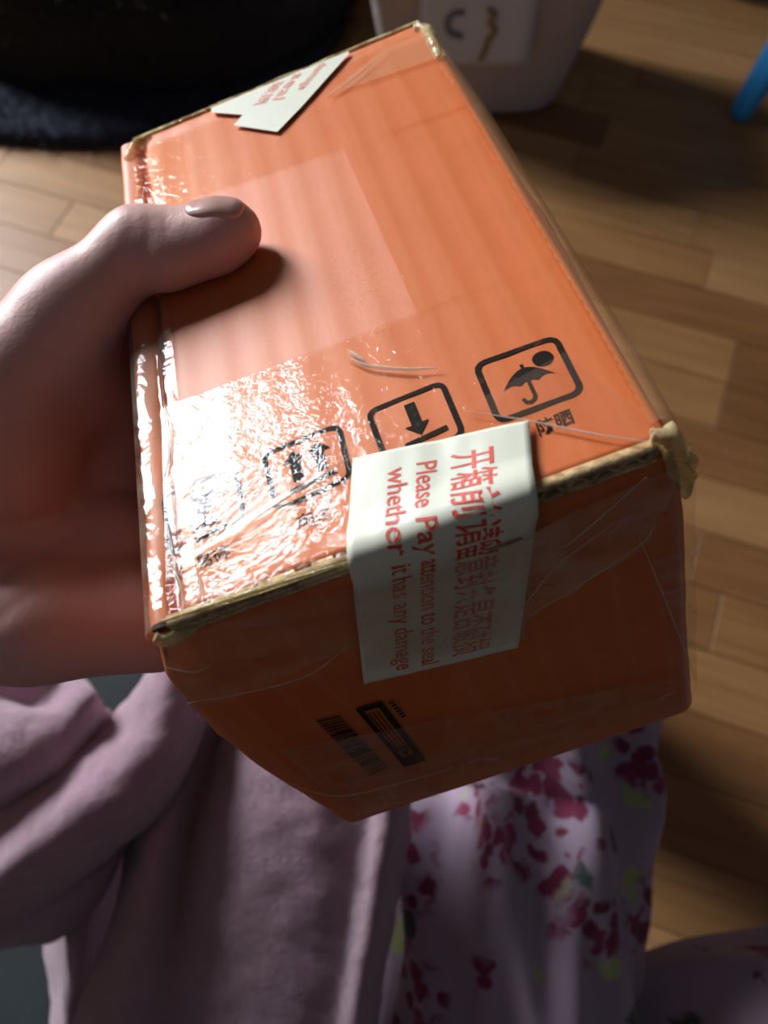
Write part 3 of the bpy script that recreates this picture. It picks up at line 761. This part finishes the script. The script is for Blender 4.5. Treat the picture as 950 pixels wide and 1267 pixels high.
def sheet(name, rows, mat, thick=.006, nu=9, nv=9, amp=.002, sc=40, sub=True, parent=None):
    R3 = [[P(*c) for c in r] for r in rows]; G = surf_grid(R3, nu, nv)
    n, m = G.shape[:2]; N = np.cross(np.gradient(G, axis=0), np.gradient(G, axis=1)); N /= np.linalg.norm(N, axis=2)[:, :, None]+1e-12
    for i in range(n):
        for j in range(m): G[i, j] += N[i, j]*amp*(nz(G[i, j], sc, 3)+.5*nz(G[i, j], sc*2.3, 8))
    o = grid_obj(name, G-PORG, mat, parent or person, thick=thick, offset=0)
    return o
robe = sheet('robe_front', [
    [(215, 780, .630), (240, 780, .610), (285, 780, .610), (330, 780, .575), (400, 780, .560), (470, 780, .560), (505, 780, .545), (530, 780, .575)],
    [(222, 860, .620), (250, 860, .580), (284, 875, .595), (325, 860, .540), (400, 860, .530), (470, 860, .530), (500, 860, .525), (523, 860, .545)],
    [(198, 950, .610), (228, 950, .565), (262, 955, .584), (310, 950, .532), (395, 950, .520), (455, 950, .522), (488, 950, .515), (510, 950, .536)],
    [(165, 1030, .600), (196, 1030, .540), (238, 1035, .574), (290, 1030, .528), (380, 1030, .516), (447, 1030, .520), (478, 1030, .510), (500, 1030, .532)],
    [(148, 1120, .590), (182, 1115, .535), (226, 1120, .562), (280, 1120, .525), (370, 1120, .515), (434, 1120, .518), (464, 1120, .508), (487, 1120, .532)],
    [(120, 1200, .590), (162, 1200, .532), (220, 1200, .546), (272, 1200, .525), (360, 1200, .515), (422, 1200, .518), (450, 1200, .508), (472, 1200, .532)],
    [(88, 1290, .590), (140, 1290, .532), (214, 1290, .546), (265, 1290, .525), (350, 1290, .515), (410, 1290, .518), (436, 1290, .508), (457, 1290, .532)],
    [(60, 1420, .590), (120, 1420, .532), (205, 1420, .546), (255, 1420, .525), (340, 1420, .515), (398, 1420, .518), (420, 1420, .508), (440, 1420, .532)],
], M['fleece'], .006, 9, 9, .0016, 55)
# rolled lapel falling across the lap, with the fleece lump beside it
sheet('robe_lapel', [
    [(200, 800, .610), (208, 790, .555), (222, 790, .542), (240, 795, .540), (255, 800, .580), (240, 800, .620)],
    [(168, 862, .590), (188, 845, .540), (208, 845, .527), (240, 850, .542), (252, 856, .570), (235, 860, .610)],
    [(112, 912, .565), (140, 905, .542), (185, 905, .517), (226, 915, .527), (240, 922, .560), (220, 925, .610)],
    [(60, 950, .555), (90, 950, .532), (135, 965, .507), (186, 985, .517), (204, 992, .550), (185, 990, .610)],
    [(-10, 990, .545), (30, 1000, .522), (75, 1018, .502), (120, 1042, .512), (136, 1052, .545), (120, 1050, .610)],
    [(-70, 1040, .540), (-30, 1050, .522), (15, 1065, .502), (58, 1090, .512), (74, 1100, .545), (60, 1100, .610)],
    [(-160, 1100, .540), (-110, 1110, .522), (-60, 1125, .502), (-20, 1140, .512), (0, 1150, .545), (-10, 1150, .610)],
], M['fleece'], .006, 9, 9, .002, 50)
sheet('robe_collar_fold', [
    [(-160, 815, .618), (-60, 818, .568), (20, 825, .548), (70, 828, .553), (88, 834, .578), (97, 838, .618)],
    [(-160, 850, .588), (-60, 852, .543), (15, 872, .553), (58, 874, .548), (108, 858, .533), (122, 876, .578)],
    [(-160, 890, .568), (-60, 890, .533), (0, 885, .523), (55, 892, .528), (105, 892, .533), (132, 892, .578)],
    [(-160, 960, .558), (-60, 950, .518), (0, 945, .510), (50, 945, .518), (90, 945, .543), (112, 945, .588)],
    [(-160, 1020, .558), (-80, 1010, .523), (-30, 1000, .523), (15, 1000, .538), (50, 1000, .568), (70, 1000, .608)],
], M['fleece'], .006, 9, 9, .0022, 60)
sheet('robe_under_fold', [
    [(205, 985, .64), (185, 1000, .60), (165, 1025, .575), (150, 1050, .60), (140, 1060, .64)],
    [(150, 1010, .63), (140, 1035, .58), (132, 1065, .555), (126, 1100, .575), (122, 1112, .63)],
    [(95, 1050, .62), (90, 1070, .565), (80, 1100, .540), (74, 1145, .56), (72, 1156, .62)],
    [(40, 1085, .60), (35, 1100, .55), (22, 1125, .535), (10, 1160, .555), (8, 1168, .62)],
    [(-60, 1110, .60), (-60, 1125, .55), (-70, 1145, .535), (-80, 1170, .555), (-80, 1178, .62)],
], M['fleece'], .006, 8, 8, .002, 50)
sheet('robe_inner_fold', [
    [(160, 1040, .66), (125, 1050, .62), (95, 1060, .63), (70, 1060, .66)],
    [(150, 1130, .65), (110, 1130, .61), (78, 1140, .63), (55, 1140, .66)],
    [(125, 1220, .64), (98, 1220, .61), (82, 1225, .63), (66, 1225, .66)],
    [(95, 1320, .64), (85, 1320, .61), (75, 1330, .63), (66, 1330, .66)],
], M['fleece'], .005, 8, 8, .002, 50)

# pajama trousers: two legs, hip to knee to floor, with drag folds
def leg(name, path, radii, folds, seed, flat=.9):
    pth = catmull([np.asarray(p) for p in path], 14); rad = np.interp(np.linspace(0, 1, len(pth)), np.linspace(0, 1, len(radii)), radii); seg = 120
    V, F = tube(pth, rad, seg); V = np.array(V).reshape(len(pth), seg, 3)
    cl = np.cumsum(np.r_[0, np.linalg.norm(np.diff(pth, axis=0), axis=1)])
    for i in range(len(pth)):
        for k in range(seg):
            d = (V[i, k]-pth[i])/rad[i]; a = 2*math.pi*k/seg; f = 0
            for amp, fa, fl, ph, sharp in folds:
                s = .5+.5*math.sin(fa*a+fl*cl[i]+ph+.9*nz((cl[i]*7, a*1.3, seed))); f += amp*(s**sharp-.35)
            f += nz(V[i, k], 14, seed)*.006
            V[i, k] += d*f
    o = obj(name, V.reshape(-1, 3)-PORG, F, M['floral'], person); return o
leg('pajama_leg', [P(640, 1560, .60), P(632, 1400, .60), P(628, 1240, .605), P(640, 1080, .615), P(652, 940, .64), np.array([.10, .30, .38]), np.array([.10, .355, .27]), np.array([.10, .345, .12]), np.array([.10, .34, .003])],
    [.085, .083, .082, .081, .079, .074, .066, .06, .075], ((.009, 9, 6, .6, 2.2), (.012, 8, 38, 2.0, 2.4), (.004, 5, -30, 1.0, 1.5)), 3)
leg('pajama_leg', [P(560, 1560, .62), P(700, 1440, .62), P(860, 1350, .635), P(1010, 1325, .65), P(1180, 1310, .65), np.array([.52, .03, .34]), np.array([.56, .07, .22]), np.array([.55, .06, .10]), np.array([.55, .06, .003])],
    [.08, .086, .088, .088, .084, .076, .066, .06, .075], ((.007, 7, 8, .2, 2.0), (.005, 11, -24, 2.0, 2.0)), 9)

# ------------------------------------------------------------------ the seat under the person
ot = empty('upholstered_stool', (-.20, -.13, 0)); tag(ot, 'low dark teal upholstered seat under the robe', 'seat')
V, F = rounded_box(-.27, .19, -.30, .42, .03, .17, .03, 10, 12, 8)
V = [np.array(v)+np.array([0, 0, .015*math.exp(-(v[0]**2+v[1]**2)/.06) if v[2] > .12 else 0]) for v in V]
obj('cushion', V, F, M['teal'], ot)
for x, y in ((-.22, -.25), (.14, -.25), (-.22, .36), (.14, .36)):
    V, F = tube([(x, y, 0), (x, y, .04)], [.016, .02], 12); obj('leg', V, F, M['black'], ot)

# ------------------------------------------------------------------ things on the floor behind
# grey soft bag with a pale label
g0 = at_z(500, 137, 0); g1 = at_z(694, 137, 0)
bagc = np.array([(.005+g1[0])/2, g1[1]+.085, 0]); hw_, hd_ = (g1[0]-.005)/2, .095
bag = empty('carrier_bag', bagc); tag(bag, 'grey soft bag with a pale printed label standing on the parquet', 'bag')
rows = []; NS = 96
def bag_ring(t):
    z = .25*t; rr = []
    for k in range(NS):
        a = 2*math.pi*k/NS; c_, s_ = math.cos(a), math.sin(a); e = 2/5.0
        fl = 1+.30*t-.10*(1-min(1, t/.12))**2
        x = hw_*fl*math.copysign(abs(c_)**e, c_); y = hd_*(1+.20*t)*math.copysign(abs(s_)**e, s_)
        n_ = nz((x*9, y*9, z*7), 1, 4)*.012+nz((x*24, y*24, z*16), 1, 9)*.004; n_ *= min(1, t*6+.15)
        rr.append((x+n_*c_, y+n_*s_, z+.004*math.sin(5*a)*t))
    return rr
rows = [[(x*.02, y*.02, .002) for x, y, z in bag_ring(0)]]+[[(x*.9, y*.88, .002) for x, y, z in bag_ring(0)]]+[bag_ring(t) for t in (.008, .03, .07, .12, .2, .3, .4, .5, .6, .7, .8, .9, 1.0)]
G = np.array(rows); o = obj('bag_body', G.reshape(-1, 3), grid_faces(G.shape[0], NS, True), M['bag'], bag); mod(o, 'SOLIDIFY', thickness=.002, offset=-1)
mod(o, 'SUBSURF', levels=1, render_levels=1)
def bag_front(x, t):
    fl = 1+.30*t; e = 5.0; xx = min(.97, abs(x)/(hw_*fl)); y = -hd_*(1+.20*t)*(1-xx**e)**(1/e); return np.array([x, y-.012, .25*t])
def on_bag(px, py):
    best = None
    for t in np.linspace(0.02, 1, 120):
        z = .25*t; q = at_z(px, py, z)-bagc; s = bag_front(q[0], t)
        if best is None or abs(q[1]-s[1]) < best[0]: best = (abs(q[1]-s[1]), q[0], t)
    return best[1], best[2]
xr, tb = on_bag(652, 78); xl, _ = on_bag(516, 70)
V = [bag_front(xl+(xr-xl)*i/10, tb+(.97-tb)*j/12)+np.array([0, -.003, 0]) for j in range(13) for i in range(11)]
lab = obj('bag_label', V, grid_faces(13, 11), M['paper'], bag); mod(lab, 'SOLIDIFY', thickness=.002, offset=1); lab['label'] = 'pale blue-white paper label'
def lab_stroke(pts, rad, mat):
    Q = []
    for p in catmull(pts, 6):
        x_, t_ = on_bag(*p); Q.append(bag_front(x_, t_)+np.array([0, -.006, 0]))
    V, F = tube(Q, rad, 8); obj('label_mark', V, F, mat, lab)
lab_stroke([(574, 12), (560, 14), (553, 26), (558, 38), (572, 41)], .0045, M['grey_mark'])
lab_stroke([(602, 8), (612, 14), (606, 24), (612, 34), (605, 44), (600, 58), (594, 70)], .0045, M['tan_mark'])
# black fluffy heap on a navy plush rug
def fuzz(root, V, N, mat, count, length, wid, lift=.6):
    Vs, Fs = [], []
    ids = rng.integers(0, len(V), count)
    for i in ids:
        p = V[i]+rng.normal(0, .006, 3)*np.array([1, 1, .4]); d = N[i]*lift+rng.normal(0, .5, 3); d /= np.linalg.norm(d)
        s = np.cross(d, rng.normal(0, 1, 3)); s = s/np.linalg.norm(s)*wid; L = length*rng.uniform(.5, 1.2); b = len(Vs)
        tipp = p+d*L; tipp[2] = max(.003, tipp[2])
        Vs += [p-s, p+s, tipp]; Fs.append((b, b+1, b+2))
    o = obj('pile', Vs, Fs, mat, root, smooth=False); o['kind'] = 'stuff'
def blob(name, cx, cy, rx, ry, hh, mat, label, cat, seed, z0=.0, pwr=2.4, rough=.03, count=6000, length=.025, rot=0.0):
    root = empty(name, (cx, cy, z0)); tag(root, label, cat); nr, na = 26, 90; V = []
    for i in range(nr+1):
        t = i/nr
        for k in range(na):
            a = 2*math.pi*k/na; wob = 1+.10*nz((math.cos(a)*1.6, math.sin(a)*1.6, seed)); r = math.sin(min(1, t)*math.pi/2)*wob
            x, y = rx*r*math.cos(a), ry*r*math.sin(a); z = hh*max(0, 1-t**pwr)**.6+.002
            z += rough*nz((x*7, y*7, seed), 1)*min(1, (1-t)*4)+rough*.4*nz((x*20, y*20, seed), 1)*min(1, (1-t)*4)
            V.append((x*math.cos(rot)-y*math.sin(rot), x*math.sin(rot)+y*math.cos(rot), max(.0, z)))
    o = obj(name+'_body', V, [f[::-1] for f in grid_faces(nr+1, na, True)], mat, root)
    Vn = np.array(V); me = o.data; Nn = np.array([v.normal[:] for v in me.vertices]); Nn[Nn[:, 2] < 0] *= -1
    fuzz(root, Vn, Nn, mat, count, length, .0012); return root
blob('plush_rug', -.58, 1.50, .50, .40, .028, M['navy'], 'dark navy plush rug lying on the parquet', 'rug', 4, 0, 6, .012, 9000, .028, -.25)
blob('fluffy_blanket', -.40, 1.52, .38, .33, .20, M['black'], 'black fluffy blanket heaped on the navy rug', 'blanket', 8, .030, 2.6, .05, 8000, .03, -.15)
# blue plastic stool beyond the right edge, one splayed leg reaching into view
ft0 = at_z(907, 150, 0.0)
sc_ = np.array([ft0[0]+.19, ft0[1]+.17, 0]); st = empty('plastic_stool', sc_); tag(st, 'blue plastic stool with tapered splayed legs on the parquet', 'stool')
V, F = rounded_box(-.13, .13, -.13, .13, .235, .26, .012, 6, 6, 3); obj('stool_seat', V, F, M['blue'], st)
def stool_leg(sx, sy):
    f0 = np.array([.185*sx, .165*sy, 0.0]); f1 = np.array([.085*sx, .085*sy, .245])
    path = [f0+(f1-f0)*t for t in (0, .02, .06, .15, .4, .7, 1)]; V, F = tube(path, [.011, .0165, .0195, .022, .026, .029, .032], 20, .62)
    V = [np.array([v[0], v[1], max(0, v[2])]) for v in V]; obj('leg', V, F, M['blue'], st)
for sx in (-1, 1):
    for sy in (-1, 1): stool_leg(sx, sy)
